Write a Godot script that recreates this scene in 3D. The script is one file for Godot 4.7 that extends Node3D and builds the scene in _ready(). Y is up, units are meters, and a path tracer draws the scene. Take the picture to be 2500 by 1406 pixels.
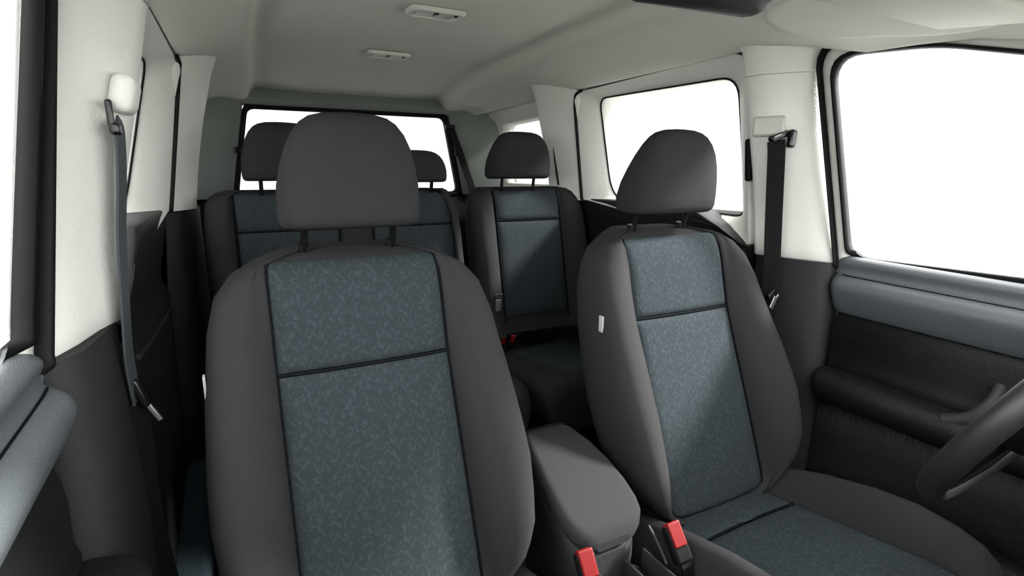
extends Node3D
# Interior of a light-trimmed van seen from the dashboard towards the tailgate.
# x: across the car (driver's side positive), y: up from the road, z: forwards positive; the camera is at z = 0.

const FLOOR_Y := 0.42
var M := {}
var names := {}

# ---------------------------------------------------------------- helpers
func numbered(n: String) -> String:
	if not names.has(n):
		names[n] = 0
		return n
	names[n] += 1
	return "%s_%03d" % [n, names[n]]

func tool() -> SurfaceTool:
	var st := SurfaceTool.new()
	st.begin(Mesh.PRIMITIVE_TRIANGLES)
	return st

func build(called: String, st: SurfaceTool, mat: Material, parent: Node = null, off := Vector3.ZERO) -> MeshInstance3D:
	st.index()
	st.generate_normals()
	var o := MeshInstance3D.new()
	o.mesh = st.commit()
	o.material_override = mat
	o.cast_shadow = GeometryInstance3D.SHADOW_CASTING_SETTING_ON
	if parent == null:
		o.name = numbered(called)
		add_child(o, true)
	else:
		o.name = called
		parent.add_child(o, true)
	o.position = -off
	return o

func base(called: String, at := Vector3.ZERO) -> Node3D:
	var o := Node3D.new()
	o.name = numbered(called)
	add_child(o, true)
	o.position = at
	return o

func tag(o: Node, label: String, category: String, group := "") -> void:
	o.set_meta("label", label)
	o.set_meta("category", category)
	if group != "":
		o.set_meta("group", group)

func struct(o: Node, label := "", category := "") -> Node:
	o.set_meta("kind", "structure")
	if label != "":
		o.set_meta("label", label)
		o.set_meta("category", category)
	return o

func tri(st: SurfaceTool, a: Vector3, b: Vector3, c: Vector3, ua: Vector2, ub: Vector2, uc: Vector2) -> void:
	if (b - a).cross(c - a).length_squared() < 1e-16:
		return
	st.set_uv(ua); st.add_vertex(a)
	st.set_uv(ub); st.add_vertex(b)
	st.set_uv(uc); st.add_vertex(c)

# A skin through a row of sections that all have the same number of points.
func loft(st: SurfaceTool, secs: Array, closed := true, around := false, caps := true, group := 0) -> void:
	st.set_smooth_group(group)
	var m: int = secs.size()
	var n: int = secs[0].size()
	var us := []
	var v := 0.0
	var vs := []
	for j in m:
		var row := PackedFloat32Array()
		var u := 0.0
		for i in n + 1:
			row.append(u)
			u += (secs[j][(i + 1) % n] - secs[j][i % n]).length()
		us.append(row)
		vs.append(v)
		v += (secs[(j + 1) % m][n / 2] - secs[j][n / 2]).length()
	vs.append(v)
	var jm := m if around else m - 1
	var im := n if closed else n - 1
	for j in jm:
		var a: Array = secs[j]
		var b: Array = secs[(j + 1) % m]
		for i in im:
			var k := (i + 1) % n
			var u0 := Vector2(us[j][i], vs[j])
			var u1 := Vector2(us[j][i + 1], vs[j])
			var u2 := Vector2(us[(j + 1) % m][i], vs[j + 1])
			var u3 := Vector2(us[(j + 1) % m][i + 1], vs[j + 1])
			tri(st, a[i], b[i], a[k], u0, u2, u1)
			tri(st, a[k], b[i], b[k], u1, u2, u3)
	if caps and closed and not around:
		for e in [0, m - 1]:
			var s: Array = secs[e]
			var c := Vector3.ZERO
			for p in s:
				c += p
			c /= n
			st.set_smooth_group(-1)
			for i in n:
				var k := (i + 1) % n
				if e == 0:
					tri(st, c, s[i], s[k], Vector2.ZERO, Vector2.RIGHT, Vector2.ONE)
				else:
					tri(st, c, s[k], s[i], Vector2.ZERO, Vector2.RIGHT, Vector2.ONE)
			st.set_smooth_group(group)

# Catmull-Rom through points.
func spline(p: Array, n: int, loop := false) -> Array:
	var out := []
	var m: int = p.size()
	var segs := m if loop else m - 1
	for i in segs:
		var a = p[(i - 1 + m) % m] if (loop or i > 0) else p[0]
		var b = p[i]
		var c = p[(i + 1) % m]
		var d = p[(i + 2) % m] if (loop or i + 2 < m) else p[m - 1]
		for k in n:
			var t := float(k) / n
			out.append(0.5 * ((2.0 * b) + (c - a) * t + (2.0 * a - 5.0 * b + 4.0 * c - d) * t * t + (3.0 * b - a - 3.0 * c + d) * t * t * t))
	if not loop:
		out.append(p[m - 1])
	return out

func lut(xs: Array, ys: Array, x: float) -> float:
	if x <= xs[0]:
		return ys[0]
	for i in range(1, xs.size()):
		if x <= xs[i]:
			return lerpf(ys[i - 1], ys[i], (x - xs[i - 1]) / (xs[i] - xs[i - 1]))
	return ys[-1]

func rrect(w: float, h: float, r: float, n := 4) -> Array:
	var out := []
	r = minf(r, minf(w, h) * 0.499)
	for q in [[1, 1, 0.0], [-1, 1, PI / 2], [-1, -1, PI], [1, -1, PI * 1.5]]:
		for k in n + 1:
			var a: float = q[2] + PI / 2 * k / n
			out.append(Vector2(q[0] * (w / 2 - r) + r * cos(a), q[1] * (h / 2 - r) + r * sin(a)))
	return out

# A box with rounded edges all round.
func rbox(st: SurfaceTool, at: Vector3, size: Vector3, r: float, turn := Basis.IDENTITY) -> void:
	var secs := []
	r = minf(r, minf(size.x, minf(size.y, size.z)) * 0.49)
	for e in [-1.0, 1.0]:
		var ks := [0, 1, 2, 3] if e < 0 else [3, 2, 1, 0]
		for k in ks:
			var a: float = PI / 2 * k / 3.0
			var ins := r * (1.0 - sin(a))
			var z: float = e * (size.z / 2 - r * (1.0 - cos(a)))
			# a = 0: the end face, a = PI/2: the full outline
			z = e * (size.z / 2 - r + r * cos(a))
			var s := []
			for p in rrect(size.x - 2 * ins, size.y - 2 * ins, maxf(r - ins, 0.0003) + 0.0002, 3):
				s.append(at + turn * Vector3(p.x, p.y, z))
			secs.append(s)
	loft(st, secs)

# A bar of elliptical or rounded section along points.
func tube(st: SurfaceTool, pts: Array, rx: float, ry := -1.0, up := Vector3.UP, n := 10, loop := false) -> void:
	if ry < 0:
		ry = rx
	var secs := []
	var m: int = pts.size()
	for i in m:
		var a: Vector3 = pts[(i - 1 + m) % m] if (loop or i > 0) else pts[0]
		var b: Vector3 = pts[(i + 1) % m] if (loop or i < m - 1) else pts[m - 1]
		var d := (b - a).normalized()
		var x := d.cross(up).normalized()
		if x.length() < 0.5:
			x = d.cross(Vector3.RIGHT).normalized()
		var y := x.cross(d).normalized()
		var s := []
		for k in n:
			var t := TAU * k / n
			s.append(pts[i] + x * cos(t) * rx + y * sin(t) * ry)
		secs.append(s)
	loft(st, secs, true, loop, true)

# A flat strap: its width runs along wide.
func strap(st: SurfaceTool, pts: Array, wide: Vector3, w: float, th := 0.0016) -> void:
	var secs := []
	var m: int = pts.size()
	for i in m:
		var d: Vector3 = ((pts[mini(i + 1, m - 1)]) - (pts[maxi(i - 1, 0)])).normalized()
		var x := (wide - d * wide.dot(d)).normalized()
		var y := x.cross(d).normalized()
		var s := []
		for q in [[-1.0, -0.5], [-0.97, -1.0], [0.97, -1.0], [1.0, -0.5], [1.0, 0.5], [0.97, 1.0], [-0.97, 1.0], [-1.0, 0.5]]:
			s.append(pts[i] + x * q[0] * w / 2 + y * q[1] * th)
		secs.append(s)
	loft(st, secs, true, false, true, -1)

# A panel of the body side: rows of inner points (x is the half width), skinned and backed outwards. s is the side.
func side_panel(st: SurfaceTool, rows: Array, s: float, back: float, ext := 0.03) -> void:
	var secs := []
	for r in rows:
		var sec := []
		var hi := 0.0
		for p in r:
			sec.append(Vector3(p.x * s, p.y, p.z))
			hi = maxf(hi, p.x)
		var out: float = maxf(hi + ext, back)
		var k: int = r.size()
		for i in range(k - 1, -1, -1):
			sec.append(Vector3(out * s, r[i].y, r[i].z))
		secs.append(sec)
	loft(st, secs)

# A plate with a polygon outline given as points, with thickness along t.
func plate(st: SurfaceTool, pts: Array, t: Vector3, group := -1) -> void:
	st.set_smooth_group(group)
	var c := Vector3.ZERO
	for p in pts:
		c += p
	c /= pts.size()
	# own axes of the plate for the triangulation
	var ax: Vector3 = (pts[0] - c).normalized()
	var nn := t.normalized()
	ax = (ax - nn * ax.dot(nn)).normalized()
	var ay := nn.cross(ax)
	var flat := PackedVector2Array()
	for p in pts:
		flat.append(Vector2((p - c).dot(ax), (p - c).dot(ay)))
	var ids := Geometry2D.triangulate_polygon(flat)
	for i in range(0, ids.size(), 3):
		tri(st, pts[ids[i]], pts[ids[i + 1]], pts[ids[i + 2]], flat[ids[i]], flat[ids[i + 1]], flat[ids[i + 2]])
		tri(st, pts[ids[i]] + t, pts[ids[i + 2]] + t, pts[ids[i + 1]] + t, flat[ids[i]], flat[ids[i + 2]], flat[ids[i + 1]])
	var n: int = pts.size()
	for i in n:
		var a: Vector3 = pts[i]
		var b: Vector3 = pts[(i + 1) % n]
		tri(st, a, b, a + t, Vector2.ZERO, Vector2.RIGHT, Vector2.DOWN)
		tri(st, b, b + t, a + t, Vector2.RIGHT, Vector2.ONE, Vector2.DOWN)

# Corners of an outline in (z, y) rounded with radius r each.
func rounded(poly: Array, n := 5) -> Array:
	var out := []
	var m: int = poly.size()
	for i in m:
		var p := Vector2(poly[i][0], poly[i][1])
		var r: float = poly[i][2]
		var a := Vector2(poly[(i - 1 + m) % m][0], poly[(i - 1 + m) % m][1])
		var b := Vector2(poly[(i + 1) % m][0], poly[(i + 1) % m][1])
		var pa := p + (a - p).normalized() * r
		var pb := p + (b - p).normalized() * r
		for k in n + 1:
			var t := float(k) / n
			out.append(pa * (1 - t) * (1 - t) + p * 2 * t * (1 - t) + pb * t * t)
	return out

# ---------------------------------------------------------------- materials
func mat(c: Color, rough: float, spec := 0.5) -> StandardMaterial3D:
	var m := StandardMaterial3D.new()
	m.albedo_color = c
	m.roughness = rough
	m.metallic_specular = spec
	m.cull_mode = BaseMaterial3D.CULL_DISABLED
	return m

func rgb(r: int, g: int, b: int) -> Color:
	return Color(r / 255.0, g / 255.0, b / 255.0)

func grain(m: StandardMaterial3D, freq: float, amount: float, scale: float) -> void:
	var no := FastNoiseLite.new()
	no.seed = 11
	no.frequency = freq
	var im := no.get_seamless_image(256, 256)
	im.convert(Image.FORMAT_RGBA8)
	im.bump_map_to_normal_map(amount)
	m.normal_enabled = true
	m.normal_texture = ImageTexture.create_from_image(im)
	m.normal_scale = 0.6
	m.uv1_triplanar = true
	m.uv1_scale = Vector3.ONE * scale

# Woven jacquard of the seat centres: short light wavy strokes on a darker ground.
func woven() -> ImageTexture:
	var n := 384
	var im := Image.create(n, n, false, Image.FORMAT_RGB8)
	var a := FastNoiseLite.new()
	a.seed = 5
	a.frequency = 0.03
	var ia := a.get_seamless_image(n, n)
	var b := FastNoiseLite.new()
	b.seed = 9
	b.frequency = 0.014
	var ib := b.get_seamless_image(n, n)
	var c := FastNoiseLite.new()
	c.seed = 3
	c.frequency = 0.25
	var ic := c.get_seamless_image(n, n)
	for y in n:
		for x in n:
			var va := ia.get_pixel(x, y).r
			var vb := ib.get_pixel(x, y).r
			var wave := 0.5 + 0.5 * sin(TAU * (10.0 * x / n + 8.0 * y / n * (1 if (x * 12 / n) % 2 == 0 else -1)) + 9.0 * va)
			var dash := smoothstep(0.45, 0.8, wave) * smoothstep(0.3, 0.6, va * 0.6 + vb * 0.4)
			var fine := ic.get_pixel(x, y).r - 0.5
			var v := 0.84 + 0.13 * dash + 0.10 * fine
			im.set_pixel(x, y, Color(0.965 * v, 0.99 * v, 1.0 * v))
	return ImageTexture.create_from_image(im)

func make_materials() -> void:
	M.white = mat(rgb(222, 223, 216), 0.55, 0.4)
	grain(M.white, 0.12, 2.0, 6.0)
	M.head = mat(rgb(206, 208, 199), 0.95, 0.1)
	grain(M.head, 0.3, 2.0, 9.0)
	M.dark = mat(rgb(21, 22, 23), 0.55, 0.4)
	grain(M.dark, 0.2, 3.0, 8.0)
	M.pad = mat(rgb(84, 89, 92), 0.4, 0.5)
	grain(M.pad, 0.2, 2.0, 8.0)
	M.pillar = mat(rgb(40, 41, 42), 0.6, 0.4)
	grain(M.pillar, 0.2, 2.0, 8.0)
	M.black = mat(rgb(11, 11, 12), 0.6, 0.3)
	M.gloss = mat(rgb(14, 14, 15), 0.25, 0.5)
	M.cloth = mat(rgb(47, 47, 48), 0.95, 0.15)
	grain(M.cloth, 0.35, 4.0, 14.0)
	M.rest = mat(rgb(47, 47, 48), 0.95, 0.15)
	grain(M.rest, 0.35, 4.0, 14.0)
	M.weave = mat(rgb(58, 63, 66), 0.95, 0.15)
	M.weave.albedo_texture = woven()
	M.weave.uv1_scale = Vector3(6.5, 6.5, 6.5)
	M.weave_rear = mat(rgb(58, 63, 66), 0.95, 0.15)
	M.weave_rear.albedo_texture = M.weave.albedo_texture
	M.weave_rear.uv1_scale = Vector3(9, 9, 9)
	M.stitch = mat(rgb(20, 22, 25), 0.9, 0.1)
	M.belt = mat(rgb(24, 24, 24), 0.8, 0.3)
	M.belt_grey = mat(rgb(66, 71, 74), 0.6, 0.4)
	M.red = mat(rgb(114, 16, 16), 0.45, 0.5)
	M.metal = mat(rgb(190, 190, 190), 0.3, 0.5)
	M.metal.metallic = 0.9
	M.tagw = mat(rgb(170, 170, 166), 0.7, 0.3)
	M.carpet = mat(rgb(56, 68, 74), 1.0, 0.05)
	grain(M.carpet, 0.5, 6.0, 10.0)
	M.ground = mat(rgb(160, 160, 158), 0.9, 0.2)
	M.body = mat(rgb(180, 181, 179), 0.4, 0.5)
	M.shaded_trim = mat(rgb(128, 134, 130), 0.7, 0.3)  # pale trim darkened: dimness at the rear of the cabin painted into the colour
	grain(M.shaded_trim, 0.2, 2.0, 8.0)
	M.lens = mat(rgb(176, 178, 170), 0.3, 0.5)
	M.glass = mat(Color(0.93, 0.96, 0.95, 0.06), 0.02, 0.5)
	M.glass.transparency = BaseMaterial3D.TRANSPARENCY_ALPHA
	M.tint = mat(Color(0.03, 0.035, 0.035, 0.60), 0.02, 0.5)
	M.tint.transparency = BaseMaterial3D.TRANSPARENCY_ALPHA
	M.light_tint = mat(Color(0.05, 0.06, 0.06, 0.26), 0.02, 0.5)
	M.light_tint.transparency = BaseMaterial3D.TRANSPARENCY_ALPHA
	M.mirror = mat(rgb(200, 205, 208), 0.03, 0.8)
	M.mirror.metallic = 1.0

# ---------------------------------------------------------------- shell of the car
const RAIL_Z := [-2.62, -2.45, -2.2, -2.0, -1.8, -1.6, -1.4, -1.2, -1.05, -0.95, -0.85, -0.75, -0.65, -0.55, -0.45, -0.38, -0.30, -0.25]

func roof_y(z: float) -> float:
	return lut([-2.62, -2.4, -2.1, -1.6, -1.1, -0.8, -0.6, -0.38, -0.25], [1.79, 1.83, 1.868, 1.885, 1.885, 1.862, 1.83, 1.775, 1.735], z)

func make_ceiling() -> void:
	var st := tool()
	var secs := []
	for z in RAIL_Z:
		var yc := roof_y(z)
		var front := lut([-0.90, -0.80, -0.6], [0.0, 1.0, 1.0], z)
		var rear := lut([-2.3, -1.9], [1.0, 0.0], z)
		var drop := lut([-0.70, -0.55, -0.42, -0.25], [0.0, 0.012, 0.040, 0.11], z)
		var half := [Vector2(0, 0.0), Vector2(0.2, -0.001), Vector2(0.34, 0.004), Vector2(0.40, 0.007), Vector2(0.430, 0.0), Vector2(0.446, -0.022), Vector2(0.458, -0.046), Vector2(0.49, -0.066), Vector2(0.55, -0.097), Vector2(0.59, -0.119), Vector2(0.622, -0.132)]
		var pts := []
		for h in half:
			var y: float = yc + h.y
			# the rail keeps its own height where the middle of the roof dips at both ends
			var keep: float = 1.885 + h.y
			var w := smoothstep(0.44, 0.60, h.x)
			y = lerpf(y, keep - 0.01 * front - 0.02 * rear - drop * 0.6, w)
			pts.append(Vector3(h.x * (1.0 - 0.05 * rear), y, z))
		pts.append(Vector3(lerpf(0.640, 0.685, front), lerpf(1.752, 1.722, front) - drop, z))
		pts.append(Vector3(lerpf(0.660, 0.705, front), lerpf(1.760, 1.708, front) - drop, z))
		pts.append(Vector3(lerpf(0.70, 0.72, front), lerpf(1.768, 1.712, front) - drop, z))
		pts = spline(pts, 2)
		var sec := []
		for i in range(pts.size() - 1, 0, -1):
			sec.append(Vector3(-pts[i].x, pts[i].y, z))
		for p in pts:
			sec.append(p)
		sec.append(Vector3(0.78, 1.80, z))
		sec.append(Vector3(0.62, 1.90, z))
		sec.append(Vector3(0.0, 1.92, z))
		sec.append(Vector3(-0.62, 1.90, z))
		sec.append(Vector3(-0.78, 1.80, z))
		secs.append(sec)
	loft(st, secs)
	var o := build("ceiling", st, M.head)
	struct(o, "light grey moulded headliner with rounded side rails", "ceiling")

func make_ground() -> void:
	var st := tool()
	rbox(st, Vector3(0, -0.05, 0), Vector3(80, 0.1, 80), 0.01)
	struct(build("ground", st, M.ground), "light concrete ground outside the car", "ground")

func make_floor() -> void:
	var st := tool()
	rbox(st, Vector3(0, 0.38, -1.0), Vector3(1.62, 0.08, 3.4), 0.01)
	rbox(st, Vector3(0, 0.45, -0.3), Vector3(0.26, 0.10, 1.6), 0.04)
	for s in [-1.0, 1.0]:
		rbox(st, Vector3(s * 0.735, 0.5, -1.0), Vector3(0.13, 0.16, 3.2), 0.02)
	struct(build("floor", st, M.carpet), "dark carpeted cabin floor", "floor")

# Half width of the inner faces at the front edge (F) and rear edge (R) of the pillar behind the front door.
func pillar_f(y: float) -> Vector3:
	return Vector3(lut([1.15, 1.237, 1.316, 1.437, 1.557, 1.652, 1.73], [0.760, 0.767, 0.768, 0.759, 0.741, 0.721, 0.700], y), y, lut([1.15, 1.237, 1.316, 1.437, 1.557, 1.652, 1.69, 1.715, 1.74, 1.80], [-0.800, -0.807, -0.829, -0.852, -0.869, -0.875, -0.874, -0.870, -0.86, -0.84], y))

func pillar_r(y: float) -> Vector3:
	return Vector3(lut([1.15, 1.236, 1.434, 1.593, 1.70, 1.75, 1.80], [0.722, 0.717, 0.691, 0.654, 0.632, 0.618, 0.56], y), y, lut([1.2, 1.434, 1.6, 1.76], [-0.99, -0.997, -0.999, -1.005], y))

func pillar_m(y: float) -> Vector3:
	return Vector3(lut([1.15, 1.217, 1.349, 1.463, 1.58, 1.65, 1.75, 1.80], [0.742, 0.738, 0.727, 0.707, 0.668, 0.650, 0.628, 0.57], y), y, lut([1.2, 1.45, 1.6, 1.76], [-0.935, -0.935, -0.95, -0.96], y))

func make_pillars() -> void:
	for s in [-1.0, 1.0]:
		var who := "passenger" if s < 0 else "driver"
		# upper trim between front and rear door
		var st := tool()
		var rows := []
		for y in [1.230, 1.234, 1.26, 1.30, 1.35, 1.40, 1.45, 1.50, 1.55, 1.60, 1.65, 1.68, 1.70, 1.715, 1.73, 1.745, 1.76, 1.78, 1.80]:
			var f := pillar_f(y)
			var m := pillar_m(y)
			var r := pillar_r(y)
			var ins := 0.006 if y < 1.232 else 0.0
			var a := f.lerp(m, 0.45) + Vector3(-0.006, 0, 0)
			var pts := [f + Vector3(0.02, 0, 0.004), f + Vector3(0.004 + ins, 0, 0.0), f.lerp(m, 0.08) + Vector3(-0.004 + ins, 0, 0), a + Vector3(ins, 0, 0), m + Vector3(-0.002 + ins, 0, 0), m.lerp(r, 0.5) + Vector3(-0.001 + ins, 0, 0), r + Vector3(0.001 + ins, 0, 0.006), r + Vector3(0.006 + ins, 0, -0.006), r + Vector3(0.04, 0, -0.02)]
			rows.append(pts)
		side_panel(st, rows, s, 0.80)
		var t := build("trim", st, M.white)
		t.name = "trim_%d" % (1 if s < 0 else 2)
		struct(t, "off-white upper pillar trim behind the %s front door" % who, "pillar trim")
		# moulded joint line, badge and belt height adjuster
		st = tool()
		var jl := []
		for k in 9:
			var q := float(k) / 8
			var yy := 1.688
			jl.append((pillar_f(yy).lerp(pillar_m(yy), q * 2) + Vector3(-0.005 * (1 - absf(q * 2 - 0.5)), 0, 0)) if q < 0.5 else pillar_m(yy).lerp(pillar_r(yy), q * 2 - 1) + Vector3(-0.002, 0, 0))
		for k in 9:
			jl[k].x *= s
		tube(st, jl, 0.0026, 0.0012, Vector3.UP, 6)
		build("joint_line", st, M.lens, t)
		st = tool()
		var nb := (pillar_r(1.66) - pillar_f(1.66)).normalized()
		nb.x *= s
		var pb := pillar_f(1.662).lerp(pillar_r(1.662), 0.70) + Vector3(-0.004, 0, 0)
		pb.x *= s
		var bz := nb.cross(Vector3.UP).normalized()
		rbox(st, pb, Vector3(0.045, 0.018, 0.003), 0.0012, Basis(nb, Vector3.UP, bz))
		build("badge", st, M.white, t)
		# lower dark trim
		st = tool()
		rows = []
		for y in [0.42, 0.6, 0.75, 0.88, 0.90, 1.0, 1.10, 1.18, 1.230]:
			var dx := lut([0.42, 0.9, 1.222], [0.01, 0.0, 0.006], y)
			rows.append([Vector3(0.775, y, -0.800), Vector3(0.752 + dx, y, -0.803), Vector3(0.735 + dx, y, -0.83), Vector3(0.728 + dx, y, -0.90), Vector3(0.722 + dx, y, -0.97), Vector3(0.724 + dx, y, -0.995), Vector3(0.76, y, -1.01)])
		side_panel(st, rows, s, 0.80)
		t = build("trim", st, M.pillar)
		t.name = "trim_%d" % (3 if s < 0 else 4)
		struct(t, "dark grey lower pillar trim behind the %s front door" % who, "pillar trim")
		# pillar behind the sliding door
		st = tool()
		rows = []
		for y in [1.345, 1.35, 1.40, 1.45, 1.50, 1.55, 1.60, 1.65, 1.70, 1.735, 1.76, 1.80]:
			var xa := lut([1.35, 1.475, 1.635, 1.734, 1.80], [0.697, 0.678, 0.652, 0.630, 0.60], y)
			var za := lut([1.35, 1.475, 1.635, 1.734], [-1.785, -1.778, -1.770, -1.745], y)
			var xb := lut([1.344, 1.478, 1.597, 1.734, 1.80], [0.638, 0.619, 0.595, 0.560, 0.535], y)
			rows.append([Vector3(xa + 0.03, y, za), Vector3(xa + 0.002, y, za - 0.002), Vector3(lerpf(xa, xb, 0.3), y, lerpf(za, -1.92, 0.25)), Vector3(lerpf(xa, xb, 0.75), y, lerpf(za, -1.92, 0.65)), Vector3(xb, y, -1.915), Vector3(xb + 0.004, y, -1.935), Vector3(xb + 0.05, y, -1.98), Vector3(0.72, y, -2.03)])
		side_panel(st, rows, s, 0.80)
		t = build("trim", st, M.white)
		t.name = "trim_%d" % (5 if s < 0 else 6)
		struct(t, "off-white pillar trim behind the %s sliding door" % who, "pillar trim")
		# dark side lining behind the sliding door
		st = tool()
		rows = []
		for y in [0.42, 0.7, 0.9, 1.1, 1.25, 1.33, 1.342]:
			var wd := 0.0 if s < 0 else 1.0
			rows.append([Vector3(0.79, y, -1.79), Vector3(0.712 + wd * 0.05, y, -1.79), Vector3(0.66 + wd * 0.085, y, -1.84), Vector3(0.635 + wd * 0.105, y, -1.90), Vector3(0.635 + wd * 0.105, y, -2.1), Vector3(0.66 + wd * 0.06, y, -2.4), Vector3(0.67 + wd * 0.03, y, -2.6)])
		side_panel(st, rows, s, 0.80)
		var w := build("wall", st, M.dark)
		w.name = "wall_left" if s < 0 else "wall_right"
		struct(w, "dark side lining beside the rear seats, %s side" % who, "side lining")
		# frame of the rear side window
		st = tool()
		var inn := rounded([[-2.06, 1.40, 0.03], [-2.06, 1.700, 0.03], [-2.55, 1.690, 0.03], [-2.55, 1.40, 0.03]])
		var out := rounded([[-1.99, 1.34, 0.02], [-1.99, 1.76, 0.02], [-2.62, 1.75, 0.02], [-2.62, 1.34, 0.02]])
		var secs := []
		for i in inn.size():
			var gx: float = 0.715 + (1.70 - inn[i].y) * 0.12
			var ox: float = 0.655 + (1.70 - out[i].y) * 0.12
			secs.append([Vector3(s * gx, inn[i].y, inn[i].x), Vector3(s * (gx - 0.004), lerpf(inn[i].y, out[i].y, 0.06), lerpf(inn[i].x, out[i].x, 0.06)), Vector3(s * lerpf(gx, ox, 0.8), lerpf(inn[i].y, out[i].y, 0.6), lerpf(inn[i].x, out[i].x, 0.6)), Vector3(s * ox, out[i].y, out[i].x), Vector3(s * 0.80, out[i].y, out[i].x), Vector3(s * 0.80, inn[i].y, inn[i].x)])
		loft(st, secs, true, true, false)
		t = build("trim", st, M.white)
		t.name = "trim_%d" % (7 if s < 0 else 8)
		struct(t, "pale frame of the rear side window, %s side" % who, "window frame")
		# pane
		st = tool()
		var pane := []
		for p in inn:
			pane.append(Vector3(s * (0.717 + (1.70 - p.y) * 0.12), p.y, p.x))
		plate(st, pane, Vector3(s * 0.004, 0, 0))
		var g := build("window", st, M.tint)
		g.name = "window_%d" % (5 if s < 0 else 6)
		struct(g, "rear side window pane, %s side" % who, "window")
		# outer skin: keeps daylight out of the joints
		st = tool()
		rbox(st, Vector3(s * 0.825, 0.78, -1.0), Vector3(0.03, 0.86, 3.4), 0.005)
		rbox(st, Vector3(s * 0.825, 1.24, -1.82), Vector3(0.03, 0.20, 1.70), 0.005)
		var tilt := Basis(Vector3(0, 0, 1), s * 0.17)
		rbox(st, Vector3(s * 0.79, 1.51, -0.94), Vector3(0.03, 0.58, 0.15), 0.005, tilt)
		rbox(st, Vector3(s * 0.79, 1.51, -1.88), Vector3(0.03, 0.60, 0.22), 0.005, tilt)
		rbox(st, Vector3(s * 0.79, 1.51, -2.61), Vector3(0.03, 0.60, 0.10), 0.005, tilt)
		rbox(st, Vector3(s * 0.755, 1.79, -1.5), Vector3(0.03, 0.10, 2.30), 0.005)
		t = build("trim", st, M.body)
		t.name = "trim_%d" % (9 if s < 0 else 10)
		struct(t, "painted outer body side, %s side" % who, "body side")

func make_tailgate() -> void:
	var root := base("wall_rear", Vector3(0, 0, 0))
	struct(root, "tailgate with its window and pillar panels darkened for shade", "tailgate")
	# glass outline in (x, y)
	var gl := rounded([[-0.50, 1.36, 0.03], [-0.436, 1.716, 0.03], [0.436, 1.716, 0.03], [0.50, 1.36, 0.03]])
	var outl := rounded([[-0.525, 1.34, 0.02], [-0.452, 1.735, 0.03], [0.452, 1.735, 0.03], [0.525, 1.34, 0.02]])
	var st := tool()
	var secs := []
	for i in gl.size():
		secs.append([Vector3(gl[i].x, gl[i].y, -2.63), Vector3(gl[i].x, gl[i].y, -2.605), Vector3(outl[i].x, outl[i].y, -2.595), Vector3(outl[i].x, outl[i].y, -2.63)])
	loft(st, secs, true, true, false)
	build("window_seal", st, M.black, root)
	# header above the glass, its colour darkened for shade
	st = tool()
	secs = []
	for k in 21:
		var x := -0.62 + 1.24 * k / 20.0
		var dy := -0.02 * pow(absf(x) / 0.62, 3.0)
		secs.append([Vector3(x, 1.728, -2.65), Vector3(x, 1.730, -2.60), Vector3(x, 1.738, -2.585), Vector3(x, 1.756 + dy, -2.575), Vector3(x, 1.768 + dy, -2.585), Vector3(x, 1.84, -2.60), Vector3(x, 1.84, -2.65)])
	loft(st, secs)
	build("header_trim", st, M.shaded_trim, root)
	# upright panels either side, in the same shade-darkened colour
	for s in [-1.0, 1.0]:
		st = tool()
		secs = []
		for y in [1.345, 1.40, 1.48, 1.56, 1.64, 1.70, 1.75, 1.80]:
			var xi := lerpf(0.522, 0.452, (y - 1.345) / 0.39)
			secs.append([Vector3(s * xi, y, -2.65), Vector3(s * xi, y, -2.60), Vector3(s * (xi + 0.012), y, -2.585), Vector3(s * (xi + 0.07), y, -2.575), Vector3(s * 0.66, y, -2.56), Vector3(s * 0.72, y, -2.555), Vector3(s * 0.76, y, -2.56), Vector3(s * 0.76, y, -2.65)])
		loft(st, secs)
		build("pillar_panel", st, M.shaded_trim, root)
		st = tool()
		rbox(st, Vector3(s * 0.487, 1.545, -2.575), Vector3(0.018, 0.026, 0.03), 0.006)
		build("bump_stop", st, M.black, root)
	st = tool()
	rbox(st, Vector3(0, 0.88, -2.63), Vector3(1.58, 0.94, 0.06), 0.02)
	build("lower_lining", st, M.dark, root)
	st = tool()
	var pane := []
	for p in gl:
		pane.append(Vector3(p.x, p.y, -2.62))
	plate(st, pane, Vector3(0, 0, -0.004))
	var g := build("window", st, M.tint)
	g.name = "window_7"
	struct(g, "tailgate window pane", "window")

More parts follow.
